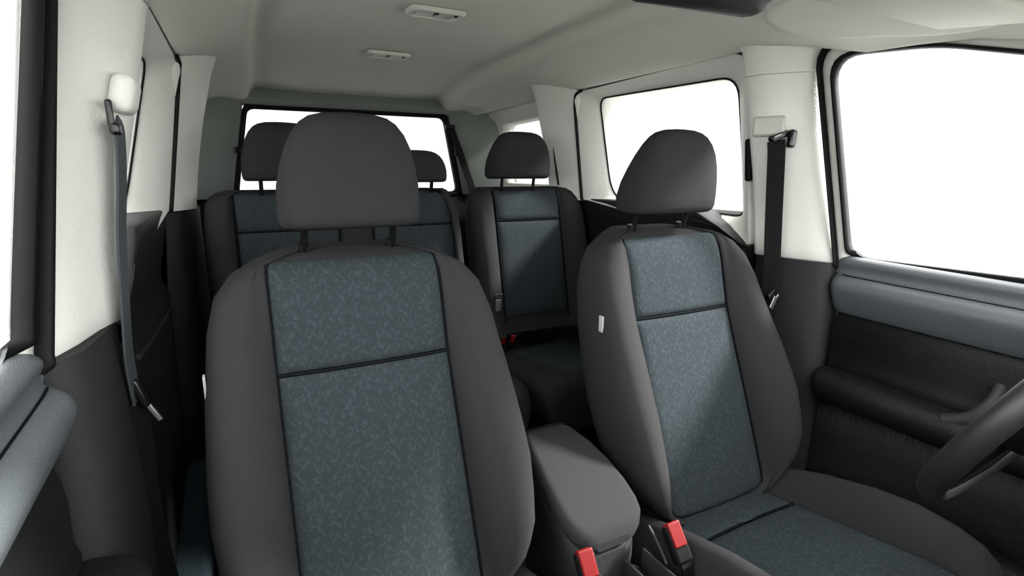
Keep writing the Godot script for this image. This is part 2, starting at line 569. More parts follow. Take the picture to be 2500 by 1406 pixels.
# dashboard, windscreen pillars and glass: beside and behind the camera
func make_front() -> void:
	var root := base("wall_front", Vector3(0, 0, 0))
	struct(root, "dashboard and bulkhead", "dashboard")
	var st := tool()
	var secs := []
	for k in 17:
		var x := -0.79 + 1.58 * k / 16.0
		var cl := 0.03 * exp(-pow((x - 0.37) / 0.17, 2.0))
		var prof := [Vector2(0.78, 1.06), Vector2(0.45, 1.14), Vector2(0.15, 1.17 + cl), Vector2(-0.02, 1.17 + cl), Vector2(-0.09, 1.14 + cl), Vector2(-0.11, 1.08), Vector2(-0.07, 0.97), Vector2(-0.02, 0.85), Vector2(0.08, 0.72), Vector2(0.2, 0.66), Vector2(0.22, 0.44), Vector2(0.30, 0.36), Vector2(0.78, 0.36)]
		var s := []
		for p in spline(prof, 3):
			s.append(Vector3(x, p.y, p.x))
		secs.append(s)
	loft(st, secs)
	build("dashboard_pad", st, M.dark, root)
	for s in [-1.0, 1.0]:
		st = tool()
		var path := spline([Vector3(s * 0.80, 1.06, 0.72), Vector3(s * 0.775, 1.26, 0.36), Vector3(s * 0.745, 1.46, 0.0), Vector3(s * 0.715, 1.62, -0.28), Vector3(s * 0.69, 1.72, -0.44)], 5)
		tube(st, path, 0.05, 0.028, Vector3(s, 0.3, 0.2), 14)
		build("windscreen_pillar", st, M.white, root)
	st = tool()
	secs = []
	for k in 15:
		var x := -0.74 + 1.48 * k / 14.0
		var d := 0.05 * pow(absf(x) / 0.74, 2.0)
		secs.append([Vector3(x, 1.725 - d * 0.6, -0.22 - d), Vector3(x, 1.705 - d * 0.6, -0.24 - d), Vector3(x, 1.702 - d * 0.6, -0.28 - d), Vector3(x, 1.73 - d * 0.6, -0.31 - d), Vector3(x, 1.80, -0.31), Vector3(x, 1.80 - d, -0.25 - d)])
	loft(st, secs)
	build("windscreen_header", st, M.head, root)
	st = tool()
	plate(st, [Vector3(-0.79, 1.075, 0.74), Vector3(0.79, 1.075, 0.74), Vector3(0.70, 1.715, -0.24), Vector3(-0.70, 1.715, -0.24)], Vector3(0, 0.004, 0.003))
	var g := build("window", st, M.glass)
	g.name = "window_8"
	struct(g, "windscreen pane", "window")

# ---------------------------------------------------------------- doors
func door_glass_x(y: float) -> float:
	return lut([1.2, 1.297, 1.376, 1.518, 1.62, 1.69, 1.72], [0.795, 0.788, 0.782, 0.765, 0.745, 0.728, 0.72], y)

func make_front_door(s: float, no: int, who: String) -> void:
	var root := base("door", Vector3.ZERO)
	root.name = "door_%d" % no
	struct(root, "%s front door with a padded grey top and dark lining" % who, "door")
	# outline of the visible glass, (z, y)
	var gl := rounded([[-0.772, 1.248, 0.045], [-0.832, 1.714, 0.07], [-0.62, 1.697, 0.05], [-0.42, 1.640, 0.05], [-0.20, 1.55, 0.05], [0.42, 1.255, 0.03]], 6)
	var ou := rounded([[-0.798, 1.215, 0.02], [-0.875, 1.755, 0.09], [-0.62, 1.735, 0.05], [-0.42, 1.682, 0.05], [-0.20, 1.59, 0.05], [0.50, 1.225, 0.03]], 6)
	var st := tool()
	var sec_a := []
	var sec_f := []
	var sec_s := []
	for i in gl.size():
		var gx := door_glass_x(gl[i].y)
		var g3 := Vector3(s * gx, gl[i].y, gl[i].x)
		var oy: float = ou[i].y
		var fx: float = pillar_f(oy).x + 0.006
		var o3 := Vector3(s * fx, oy, ou[i].x)
		var q := o3 - g3
		if gl[i].y < 1.275 and gl[i].x > -0.765:
			o3.x = s * 0.800
			o3.y -= 0.02
			g3.x = s * 0.800
			q = o3 - g3
		var inw := Vector3(-s, 0, 0)
		if absf(g3.x) > 0.7995:
			inw *= 0.15
		# rubber at the glass, painted frame, rubber at the body
		sec_a.append([g3 + q * -0.02, g3 + inw * 0.012, g3 + q * 0.06 + inw * 0.016, g3 + q * 0.20 + inw * 0.016, g3 + q * 0.24 - inw * 0.008])
		sec_f.append([g3 + q * 0.16, g3 + q * 0.2 - inw * 0.005, g3 + q * 0.5 - inw * 0.004, g3 + q * 0.86 - inw * 0.005, g3 + q * 0.86 - inw * 0.02, g3 + q * 0.16 - inw * 0.02])
		sec_s.append([g3 + q * 0.83 - inw * 0.004, g3 + q * 0.84 + inw * 0.008, g3 + q * 0.93 + inw * 0.012, g3 + q * 1.02 + inw * 0.008, g3 + q * 1.04 - inw * 0.02])
	loft(st, sec_f, true, true, false)
	build("window_frame", st, M.white, root)
	st = tool()
	loft(st, sec_a, true, true, false)
	build("glass_seal", st, M.black, root)
	st = tool()
	loft(st, sec_s, true, true, false)
	build("door_seal", st, M.black, root)
	st = tool()
	var pane := []
	for p in gl:
		pane.append(Vector3(s * (door_glass_x(p.y) + 0.002), p.y, p.x))
	plate(st, pane, Vector3(s * 0.004, 0, 0))
	var g := build("window", st, M.glass)
	g.name = "window_%d" % no
	struct(g, "%s front door window pane" % who, "window")
	# padded top
	st = tool()
	var prof := spline([Vector2(0.800, 1.246), Vector2(0.790, 1.250), Vector2(0.775, 1.245), Vector2(0.768, 1.235), Vector2(0.774, 1.220), Vector2(0.772, 1.207), Vector2(0.760, 1.200), Vector2(0.748, 1.190), Vector2(0.744, 1.174), Vector2(0.751, 1.155), Vector2(0.760, 1.137), Vector2(0.770, 1.119), Vector2(0.780, 1.106)], 3)
	var secs := []
	for e in [[-0.794, 0.55], [-0.789, 0.8], [-0.778, 0.95], [-0.76, 1.0], [-0.6, 1.0], [-0.4, 1.0], [-0.2, 1.0], [0.2, 1.0]]:
		var sec := []
		for p in prof:
			var c := Vector2(0.79, 1.178)
			var q: Vector2 = c + (p - c) * Vector2(lerpf(0.4, 1.0, e[1]), lerpf(0.75, 1.0, e[1]))
			sec.append(Vector3(s * q.x, q.y - (e[0] + 0.76) * 0.03, e[0]))
		sec.append(Vector3(s * 0.81, 1.115, e[0]))
		sec.append(Vector3(s * 0.81, 1.24, e[0]))
		secs.append(sec)
	loft(st, secs)
	build("padded_top", st, M.pad, root)
	# crease stitched along the pad
	st = tool()
	tube(st, spline([Vector3(s * 0.768, 1.206, -0.775), Vector3(s * 0.767, 1.2035, -0.74), Vector3(s * 0.767, 1.199, -0.6), Vector3(s * 0.767, 1.190, -0.3)], 4), 0.0015, 0.0015, Vector3.UP, 6)
	build("pad_seam", st, M.stitch, root)
	# lining below
	st = tool()
	var prof2 := spline([Vector2(0.785, 1.104), Vector2(0.776, 1.09), Vector2(0.772, 1.05), Vector2(0.773, 1.0), Vector2(0.768, 0.975), Vector2(0.775, 0.95)], 3)
	secs = []
	for z in [-0.79, -0.785, -0.5, -0.2, 0.2]:
		var sec := []
		for p in prof2:
			sec.append(Vector3(s * (p.x + (0.01 if z < -0.788 else 0.0)), p.y - (z + 0.76) * 0.03, z))
		sec.append(Vector3(s * 0.81, 0.95, z))
		sec.append(Vector3(s * 0.81, 1.11, z))
		secs.append(sec)
	loft(st, secs)
	build("insert_panel", st, M.dark, root)
	st = tool()
	var prof3 := spline([Vector2(0.785, 0.962), Vector2(0.745, 0.966), Vector2(0.712, 0.962), Vector2(0.698, 0.945), Vector2(0.700, 0.920), Vector2(0.716, 0.895), Vector2(0.745, 0.878), Vector2(0.785, 0.870)], 3)
	secs = []
	for e in [[-0.792, 0.6], [-0.785, 0.85], [-0.77, 1.0], [-0.6, 1.0], [-0.5, 1.0], [-0.45, 0.95], [-0.40, 0.8], [-0.2, 0.75]]:
		var sec := []
		for p in prof3:
			var c := Vector2(0.785, 0.92)
			var q: Vector2 = c + (p - c) * Vector2(e[1], lerpf(0.8, 1.0, e[1]))
			sec.append(Vector3(s * q.x, q.y - (e[0] + 0.76) * 0.03, e[0]))
		secs.append(sec)
	loft(st, secs)
	build("armrest", st, M.dark, root)
	st = tool()
	secs = []
	for z in [-0.79, -0.5, -0.2, 0.2]:
		secs.append([Vector3(s * 0.76, 0.89, z), Vector3(s * 0.757, 0.78, z), Vector3(s * 0.75, 0.70, z), Vector3(s * 0.755, 0.45, z), Vector3(s * 0.81, 0.45, z), Vector3(s * 0.81, 0.89, z)])
	loft(st, secs)
	build("lower_panel", st, M.dark, root)
	# map pocket
	st = tool()
	secs = []
	for e in [[-0.74, 0.0], [-0.72, 0.9], [-0.6, 1.0], [-0.3, 1.0], [0.1, 0.9]]:
		var d: float = 0.06 * e[1]
		secs.append([Vector3(s * 0.757, 0.70, e[0]), Vector3(s * (0.752 - d), 0.705, e[0]), Vector3(s * (0.745 - d), 0.695, e[0]), Vector3(s * (0.75 - d * 0.8), 0.52, e[0]), Vector3(s * 0.757, 0.50, e[0])])
	loft(st, secs)
	build("map_pocket", st, M.dark, root)
	# pull handle and inner lever
	st = tool()
	tube(st, spline([Vector3(s * 0.775, 1.03, -0.44), Vector3(s * 0.745, 1.00, -0.44), Vector3(s * 0.725, 0.965, -0.46), Vector3(s * 0.715, 0.945, -0.50)], 5), 0.012, 0.016, Vector3.UP, 10)
	build("pull_handle", st, M.pillar, root)

func slide_glass_x(y: float) -> float:
	return 0.708 + (1.713 - y) * 0.25

func make_sliding_door(s: float, no: int, who: String) -> void:
	var root := base("door", Vector3.ZERO)
	root.name = "door_%d" % no
	struct(root, "%s sliding door with pale window surround above dark lining" % who, "door")
	var gl := rounded([[-1.10, 1.325, 0.04], [-1.088, 1.708, 0.06], [-1.700, 1.720, 0.04], [-1.722, 1.342, 0.11]], 6)
	var ou := rounded([[-1.022, 1.245, 0.02], [-1.03, 1.762, 0.05], [-1.765, 1.745, 0.045], [-1.787, 1.350, 0.004]], 6)
	var st := tool()
	var secs := []
	var seal := []
	var gap := []
	for i in gl.size():
		var gx := slide_glass_x(gl[i].y)
		var g3 := Vector3(s * gx, gl[i].y, gl[i].x)
		var oy: float = ou[i].y
		var ox := lut([1.24, 1.35, 1.475, 1.635, 1.734, 1.76], [0.715, 0.697, 0.678, 0.652, 0.634, 0.640], oy)
		if ou[i].x > -1.3:
			ox = lerpf(ox, lut([1.24, 1.5, 1.76], [0.735, 0.70, 0.66], oy), smoothstep(-1.3, -1.05, ou[i].x))
		var o3 := Vector3(s * ox, oy, ou[i].x)
		var q := o3 - g3
		seal.append(g3 + q * 0.02 + Vector3(-s * 0.002, 0, 0))
		if ou[i].x < -1.32:
			gap.append(g3 + q * 0.99 + Vector3(-s * 0.004, 0, 0))
		var bulge := 1.0 - smoothstep(1.66, 1.74, oy)
		secs.append([g3 + Vector3(s * 0.02, 0, 0), g3 + q * 0.03, g3 + q * 0.12 + Vector3(-s * 0.012 * bulge, 0, 0), g3 + q * 0.5 + Vector3(-s * 0.010 * bulge, 0, 0), g3 + q * 0.93 + Vector3(-s * 0.004 * bulge, 0, 0), g3 + q * 0.97, Vector3(s * 0.84, oy, ou[i].x), Vector3(s * 0.84, gl[i].y, gl[i].x)])
	loft(st, secs, true, true, false)
	build("window_frame", st, M.white, root)
	st = tool()
	tube(st, seal, 0.003, 0.003, Vector3.RIGHT, 6, true)
	build("glass_seal", st, M.black, root)
	st = tool()
	tube(st, gap, 0.0055, 0.0055, Vector3.RIGHT, 6)
	build("door_seal", st, M.black, root)
	st = tool()
	var pane := []
	for p in gl:
		pane.append(Vector3(s * (slide_glass_x(p.y) + 0.004), p.y, p.x))
	plate(st, pane, Vector3(s * 0.004, 0, 0))
	var g := build("window", st, M.light_tint)
	g.name = "window_%d" % no
	struct(g, "%s sliding door window pane" % who, "window")
	# dark lining
	st = tool()
	var prof := [[1.352, 0.72], [1.345, 0.712], [1.31, 0.712], [1.26, 0.722], [1.20, 0.735], [1.16, 0.738], [1.13, 0.728], [1.08, 0.726], [0.9, 0.73], [0.7, 0.735], [0.52, 0.74]]
	var prof2 := []
	for p in prof:
		prof2.append(Vector2(p[1], p[0]))
	prof2 = spline(prof2, 3)
	secs = []
	for z in [-1.02, -1.04, -1.12, -1.25, -1.5, -1.77, -1.785]:
		var low := lut([-1.25, -1.12, -1.02], [0.0, 0.055, 0.105], z)
		var sec := []
		for p in prof2:
			sec.append(Vector3(s * (p.x + (0.012 if z > -1.03 else 0.0)), minf(p.y, 1.352 - low), z))
		sec.append(Vector3(s * 0.80, 0.5, z))
		sec.append(Vector3(s * 0.80, 1.352 - low, z))
		secs.append(sec)
	loft(st, secs)
	build("lining_panel", st, M.dark, root)
	st = tool()
	tube(st, spline([Vector3(s * 0.732, 1.075, -1.77), Vector3(s * 0.727, 1.09, -1.55), Vector3(s * 0.726, 1.11, -1.3), Vector3(s * 0.727, 1.13, -1.12)], 4), 0.006, 0.005, Vector3.UP, 8)
	build("trim_ridge", st, M.pillar, root)

# ---------------------------------------------------------------- seats
func panel_z(y: float) -> float:
	return lut([0.6, 0.745, 0.9, 1.0, 1.129, 1.295, 1.33], [-0.708, -0.760, -0.816, -0.854, -0.902, -0.942, -0.950], y)

func seat_w(y: float) -> float:
	return lut([0.70, 0.72, 0.75, 0.79, 0.84, 0.93, 1.0, 1.1, 1.2, 1.251, 1.284, 1.302, 1.312, 1.32], [0.11, 0.15, 0.198, 0.228, 0.247, 0.260, 0.259, 0.252, 0.240, 0.226, 0.200, 0.165, 0.135, 0.09], y)

func seat_b(y: float) -> float:
	return lut([0.70, 0.75, 0.80, 0.85, 0.95, 1.05, 1.15, 1.22, 1.28, 1.31], [0.0, 0.03, 0.060, 0.076, 0.080, 0.066, 0.045, 0.026, 0.008, 0.0], y)

func seat_roll(y: float) -> float:
	return lut([1.25, 1.285, 1.302, 1.312, 1.32], [0.0, -0.005, -0.015, -0.030, -0.055], y)

func make_headrest(w: float, y0: float, y1: float, zf: float, depth: float) -> SurfaceTool:
	var st := tool()
	var h := y1 - y0
	var rows := [[0.0, 0.89, 0.034, 0.86], [0.010, 0.945, 0.020, 0.98], [0.04, 0.98, 0.008, 1.10], [0.09, 0.995, 0.002, 1.16], [0.20, 1.0, 0.0, 1.15], [0.38, 0.985, 0.0, 1.04], [0.55, 0.93, 0.0, 0.90], [0.70, 0.86, 0.003, 0.76], [0.82, 0.77, 0.009, 0.65], [0.91, 0.66, 0.018, 0.56], [0.96, 0.54, 0.026, 0.50], [0.99, 0.36, 0.034, 0.44], [1.0, 0.13, 0.040, 0.38]]
	var secs := []
	for r in rows:
		var hw: float = w * r[1]
		var front: float = zf - r[2]
		var back: float = zf - depth * r[3]
		if back > front - 0.01:
			back = front - 0.01
		var c := (front + back) / 2
		var hd := (front - back) / 2
		var s := []
		for k in 40:
			var t := TAU * k / 40
			var cx := cos(t)
			var sz := sin(t)
			var e := 2.0 / 3.4
			s.append(Vector3(hw * signf(cx) * pow(absf(cx), e), y0 + h * r[0], c + hd * signf(sz) * pow(absf(sz), e)))
		secs.append(s)
	loft(st, secs)
	return st

func patch(x0: float, x1: float, y0: float, y1: float, f: Callable, nx := 14, ny := 14) -> SurfaceTool:
	# a padded panel: f(x, y, lift) gives the point; its edge is turned in
	var st := tool()
	st.set_smooth_group(0)
	var grid := []
	for j in ny + 1:
		var row := []
		for i in nx + 1:
			var u := float(i) / nx
			var v := float(j) / ny
			# rows gather at the edges
			u = 0.5 - 0.5 * cos(PI * u) * (1.0 - 0.35 * pow(sin(PI * u), 2))
			v = 0.5 - 0.5 * cos(PI * v) * (1.0 - 0.35 * pow(sin(PI * v), 2))
			var x := lerpf(x0, x1, u)
			var y := lerpf(y0, y1, v)
			var e := minf(minf(x - x0, x1 - x), minf(y - y0, y1 - y))
			var lift := -0.007 * pow(1.0 - clampf(e / 0.010, 0, 1), 2.0)
			row.append([f.call(x, y, lift), Vector2(x, -y)])
		grid.append(row)
	for j in ny:
		for i in nx:
			var a = grid[j][i]
			var b = grid[j][i + 1]
			var c = grid[j + 1][i]
			var d = grid[j + 1][i + 1]
			tri(st, a[0], c[0], b[0], a[1], c[1], b[1])
			tri(st, b[0], c[0], d[0], b[1], c[1], d[1])
	return st

func seat_point(x: float, y: float, lift: float) -> Vector3:
	var k := minf(1.0, seat_w(y) / 0.164)
	return Vector3(x * k, y, panel_z(y) + seat_roll(y) + 0.003 + lift + 0.006 * (1.0 - pow(absf(x) / 0.146, 2.0)))

func cush_y(z: float) -> float:
	return lut([-0.86, -0.7, -0.5, -0.4, -0.34, -0.31, -0.295], [0.690, 0.708, 0.738, 0.752, 0.752, 0.735, 0.70], z)

func cush_point(x: float, z: float, lift: float) -> Vector3:
	return Vector3(x, cush_y(z) + 0.003 + lift + 0.006 * (1.0 - pow(absf(x) / 0.15, 2.0)), z)

func make_front_seat() -> Node3D:
	var off := Vector3(0, FLOOR_Y, -0.62)
	var root := base("front_seat", Vector3(-0.37, FLOOR_Y, -0.62))
	# backrest shell
	var st := tool()
	var secs := []
	for y in [0.70, 0.705, 0.72, 0.735, 0.75, 0.77, 0.79, 0.815, 0.85, 0.90, 0.95, 1.0, 1.05, 1.1, 1.15, 1.2, 1.23, 1.251, 1.27, 1.284, 1.295, 1.302, 1.308, 1.312, 1.317, 1.32]:
		var w := seat_w(y)
		var b := seat_b(y)
		var k := minf(1.0, w / 0.164)
		var tb := lut([0.6, 1.2, 1.28, 1.32], [-0.13, -0.12, -0.105, -0.085], y)
		var half := [Vector2(0, -0.013), Vector2(0.12 * k, -0.013), Vector2(0.143 * k, -0.012), Vector2(0.149 * k, 0.002), Vector2(0.162 * k, maxf(b * 0.45, 0.008)), Vector2(lerpf(0.152 * k, w, 0.42), b * 0.85 + 0.007), Vector2(lerpf(0.152 * k, w, 0.72), b + 0.004), Vector2(lerpf(0.152 * k, w, 0.93), b * 0.82 - 0.006), Vector2(w, b * 0.4 - 0.03), Vector2(w - 0.004, -0.075), Vector2(w - 0.025 * k, tb * 0.92), Vector2(w * 0.7, tb), Vector2(0, tb)]
		var zz := panel_z(y) + seat_roll(y)
		var s := []
		var sp := spline(half, 3)
		for p in sp:
			s.append(Vector3(p.x, y, zz + p.y))
		for i in range(sp.size() - 2, 0, -1):
			s.append(Vector3(-sp[i].x, y, zz + sp[i].y))
		secs.append(s)
	loft(st, secs)
	var back := build("backrest", st, M.cloth, root, off)
	var up := build("upper_panel", patch(-0.145, 0.145, 1.1315, 1.305, seat_point), M.weave, back)
	up.set_meta("label", "patterned blue-grey fabric panel")
	var lo := build("lower_panel", patch(-0.145, 0.145, 0.715, 1.1265, seat_point, 14, 24), M.weave, back)
	lo.set_meta("label", "patterned blue-grey fabric panel")
	for s in [-1.0, 1.0]:
		st = tool()
		var pts := []
		for i in 22:
			var y := lerpf(0.725, 1.305, i / 21.0)
			var p := seat_point(s * 0.1475, y, -0.003)
			pts.append(p)
		tube(st, pts, 0.0022, 0.0022, Vector3.RIGHT, 6)
		build("seam", st, M.stitch, back)
	st = tool()
	var hp := []
	for i in 13:
		hp.append(seat_point(lerpf(-0.146, 0.146, i / 12.0), 1.129, -0.004))
	tube(st, hp, 0.003, 0.003, Vector3.UP, 6)
	build("seam", st, M.stitch, back)
	st = tool()
	rbox(st, Vector3(-0.2475, 1.135, panel_z(1.135) + 0.010), Vector3(0.004, 0.036, 0.014), 0.0012)
	var tg := build("airbag_tag", st, M.tagw, back)
	tg.set_meta("label", "small white tag on the side bolster")
	# headrest
	var hr := build("headrest", make_headrest(0.118, 1.358, 1.548, -0.905, 0.135), M.rest, root, off)
	for s in [-1.0, 1.0]:
		st = tool()
		tube(st, [Vector3(s * 0.078, 1.28, -1.012), Vector3(s * 0.078, 1.375, -0.985)], 0.006, 0.006, Vector3.RIGHT, 12)
		build("post", st, M.gloss, hr)
		st = tool()
		tube(st, [Vector3(s * 0.078, 1.300, -1.010), Vector3(s * 0.078, 1.330, -1.006)], 0.012, 0.012, Vector3.RIGHT, 14)
		build("collar", st, M.black, hr)
	# cushion
	st = tool()
	secs = []
	for z in [-0.86, -0.82, -0.75, -0.65, -0.55, -0.47, -0.40, -0.36, -0.335, -0.315, -0.30, -0.295]:
		var yc := cush_y(z)
		var b := lut([-0.86, -0.78, -0.6, -0.45, -0.36, -0.31], [0.01, 0.035, 0.07, 0.065, 0.035, 0.0], z)
		var w := lut([-0.86, -0.75, -0.5, -0.34, -0.295], [0.235, 0.250, 0.255, 0.245, 0.21], z)
		var half := [Vector2(0, -0.013), Vector2(0.12, -0.013), Vector2(0.147, -0.012), Vector2(0.153, 0.0), Vector2(0.17, b * 0.45), Vector2(0.20, b * 0.95), Vector2(0.225, b), Vector2(w - 0.012, b * 0.7), Vector2(w, b * 0.2 - 0.02), Vector2(w - 0.004, -0.08), Vector2(w - 0.03, -0.12), Vector2(0.12, -0.13), Vector2(0, -0.13)]
		var s := []
		var sp := spline(half, 3)
		for p in sp:
			s.append(Vector3(p.x, yc + p.y, z))
		for i in range(sp.size() - 2, 0, -1):
			s.append(Vector3(-sp[i].x, yc + sp[i].y, z))
		secs.append(s)
	loft(st, secs)
	var cu := build("cushion", st, M.cloth, root, off)
	var fp := build("front_panel", patch(-0.15, 0.15, -0.672, -0.31, cush_point, 14, 18), M.weave, cu)
	fp.set_meta("label", "patterned blue-grey fabric panel")
	build("rear_panel", patch(-0.15, 0.15, -0.85, -0.678, cush_point), M.weave, cu)
	st = tool()
	hp = []
	for i in 13:
		hp.append(cush_point(lerpf(-0.15, 0.15, i / 12.0), -0.675, -0.004))
	tube(st, hp, 0.003, 0.003, Vector3.RIGHT, 6)
	build("seam", st, M.stitch, cu)
	# plinth and side shield
	st = tool()
	rbox(st, Vector3(0, 0.50, -0.58), Vector3(0.44, 0.17, 0.46), 0.02)
	build("plinth", st, M.dark, root, off)
	for s in [-1.0, 1.0]:
		st = tool()
		rbox(st, Vector3(s * 0.235, 0.585, -0.64), Vector3(0.03, 0.10, 0.44), 0.012)
		build("side_shield", st, M.dark, root, off)
	return root

func rear_z(y: float) -> float:
	return -1.80 - 0.20 * (y - 1.28)

func make_rear_seat(called: String, x0: float, x1: float, panels: Array, rests: Array, cush: Array) -> Node3D:
	var cx := (x0 + x1) / 2
	var off := Vector3(cx, FLOOR_Y, -1.62)
	var root := base(called, off)
	var st := tool()
	var secs := []
	for y in [0.86, 0.875, 0.90, 0.95, 1.05, 1.15, 1.25, 1.32, 1.36, 1.38, 1.392, 1.398]:
		var ins := lut([0.86, 0.875, 1.30, 1.36, 1.38, 1.392, 1.398], [0.02, 0.0, 0.0, 0.012, 0.025, 0.045, 0.075], y)
		var roll := lut([1.34, 1.38, 1.392, 1.398], [0.0, -0.010, -0.025, -0.05], y)
		var tb := lut([0.8, 1.34, 1.398], [-0.13, -0.12, -0.075], y)
		var b := lut([0.8, 0.95, 1.2, 1.35, 1.39], [0.03, 0.035, 0.03, 0.012, 0.0], y)
		var front := []
		var a := x0 + ins
		var z := x1 - ins
		front.append(Vector2(a, -0.055))
		front.append(Vector2(a + 0.004, b * 0.2 - 0.02))
		front.append(Vector2(a + 0.018, b * 0.8))
		front.append(Vector2(a + 0.045, b + 0.004))
		front.append(Vector2(lerpf(a, panels[0][0], 0.8), b * 0.6))
		for k in panels.size():
			var pa: float = maxf(panels[k][0], a + 0.05)
			var pz: float = minf(panels[k][1], z - 0.05)
			front.append(Vector2(pa + 0.001, -0.010))
			front.append(Vector2(lerpf(pa, pz, 0.5), -0.012))
			front.append(Vector2(pz - 0.001, -0.010))
			if k + 1 < panels.size():
				front.append(Vector2(lerpf(pz, panels[k + 1][0], 0.5), 0.012))
		front.append(Vector2(lerpf(z, panels[-1][1], 0.8), b * 0.6))
		front.append(Vector2(z - 0.045, b + 0.004))
		front.append(Vector2(z - 0.018, b * 0.8))
		front.append(Vector2(z - 0.004, b * 0.2 - 0.02))
		front.append(Vector2(z, -0.055))
		var s := []
		for p in spline(front, 2):
			s.append(Vector3(p.x, y, rear_z(y) + roll + p.y))
		s.append(Vector3(z - 0.02, y, rear_z(y) + roll + tb))
		s.append(Vector3(a + 0.02, y, rear_z(y) + roll + tb))
		secs.append(s)
	loft(st, secs)
	var back := build("backrest", st, M.cloth, root, off)
	for p in panels:
		var mid: float = (p[0] + p[1]) / 2
		var f := func(x: float, y: float, lift: float) -> Vector3:
			var roll := lut([1.34, 1.38, 1.392, 1.398], [0.0, -0.010, -0.025, -0.05], y)
			return Vector3(x, y, rear_z(y) + roll + 0.004 + lift)
		build("upper_panel", patch(p[0], p[1], 1.279, 1.388, f, 10, 8), M.weave_rear, back)
		build("lower_panel", patch(p[0], p[1], 0.925, 1.275, f, 10, 12), M.weave_rear, back)
		st = tool()
		tube(st, [Vector3(p[0], 1.277, rear_z(1.277)), Vector3(mid, 1.277, rear_z(1.277) + 0.001), Vector3(p[1], 1.277, rear_z(1.277))], 0.0028, 0.0028, Vector3.UP, 6)
		build("seam", st, M.stitch, back)
		for e in [p[0] - 0.003, p[1] + 0.003]:
			st = tool()
			var pts := []
			for i in 9:
				var y := lerpf(0.9, 1.385, i / 8.0)
				pts.append(f.call(e, y, -0.006))
			tube(st, pts, 0.003, 0.003, Vector3.RIGHT, 6)
			build("seam", st, M.stitch, back)
	for r in rests:
		var ho := Vector3(off.x - r[0], off.y, off.z)
		var hr := build("headrest", make_headrest(r[3], r[1], r[2], -1.775, 0.10), M.rest, root, ho)
		for s in [-1.0, 1.0]:
			st = tool()
			tube(st, [Vector3(s * 0.068, 1.37, -1.842), Vector3(s * 0.068, r[1] + 0.02, -1.825)], 0.006, 0.006, Vector3.RIGHT, 10)
			build("post", st, M.gloss, hr)
	# cushion
	st = tool()
	secs = []
	var ys := [[-1.80, 0.775, 0.0], [-1.70, 0.79, 0.0], [-1.5, 0.815, 0.0], [-1.38, 0.830, 0.0], [-1.33, 0.828, 0.0], [-1.305, 0.815, 0.01], [-1.293, 0.795, 0.02], [-1.29, 0.77, 0.03]]
	for e in ys:
		var pr := []
		var a: float = cush[0] + e[2]
		var z: float = cush[1] - e[2]
		for p in [Vector2(a, -0.05), Vector2(a + 0.006, -0.02), Vector2(a + 0.025, 0.004), Vector2(a + 0.06, 0.008), Vector2((a + z) / 2, 0.0), Vector2(z - 0.06, 0.008), Vector2(z - 0.025, 0.004), Vector2(z - 0.006, -0.02), Vector2(z, -0.05)]:
			pr.append(p)
		var s := []
		for p in spline(pr, 3):
			s.append(Vector3(p.x, e[1] + p.y, e[0]))
		s.append(Vector3(z - 0.02, 0.66, e[0]))
		s.append(Vector3(a + 0.02, 0.66, e[0]))
		secs.append(s)
	loft(st, secs)
	var cu := build("cushion", st, M.cloth, root, off)
	for p in panels:
		var fc := func(x: float, z: float, lift: float) -> Vector3:
			return Vector3(x, lut([-1.80, -1.70, -1.5, -1.38, -1.33], [0.775, 0.79, 0.815, 0.830, 0.828], z) + 0.009 + lift, z)
		build("cushion_panel", patch(p[0], p[1], -1.77, -1.36, fc, 10, 10), M.weave_rear, cu)
	st = tool()
	rbox(st, Vector3((cush[0] + cush[1]) / 2, 0.56, -1.60), Vector3(cush[1] - cush[0] - 0.08, 0.30, 0.42), 0.02)
	build("seat_frame", st, M.black, root, off)
	return root

# ---------------------------------------------------------------- belts and small things
func buckle(at: Vector3, dir: Vector3, face: Vector3, foot: Vector3, k := 1.0) -> Node3D:
	var root := base("seat_belt_buckle", at)
	var y := dir.normalized()
	var z := (face - y * face.dot(y)).normalized()
	var x := y.cross(z)
	var b := Basis(x, y, z)
	var st := tool()
	rbox(st, b * Vector3(0, -0.03 * k, 0), Vector3(0.034, 0.066, 0.024) * k, 0.006, b)
	build("housing", st, M.black, root)
	st = tool()
	rbox(st, b * Vector3(0, -0.012 * k, 0.013 * k), Vector3(0.026, 0.044, 0.006) * k, 0.0028, b)
	rbox(st, b * Vector3(0, 0.003 * k, 0.004 * k), Vector3(0.027, 0.008, 0.020) * k, 0.003, b)
	var r := build("release_button", st, M.red, root)
	r.set_meta("label", "red release button")
	st = tool()
	strap(st, spline([b * Vector3(0, -0.06 * k, 0), b * Vector3(0, -0.085 * k, -0.002), foot - at], 4), x, 0.022 * k, 0.003)
	build("stalk", st, M.black, root)
	return root

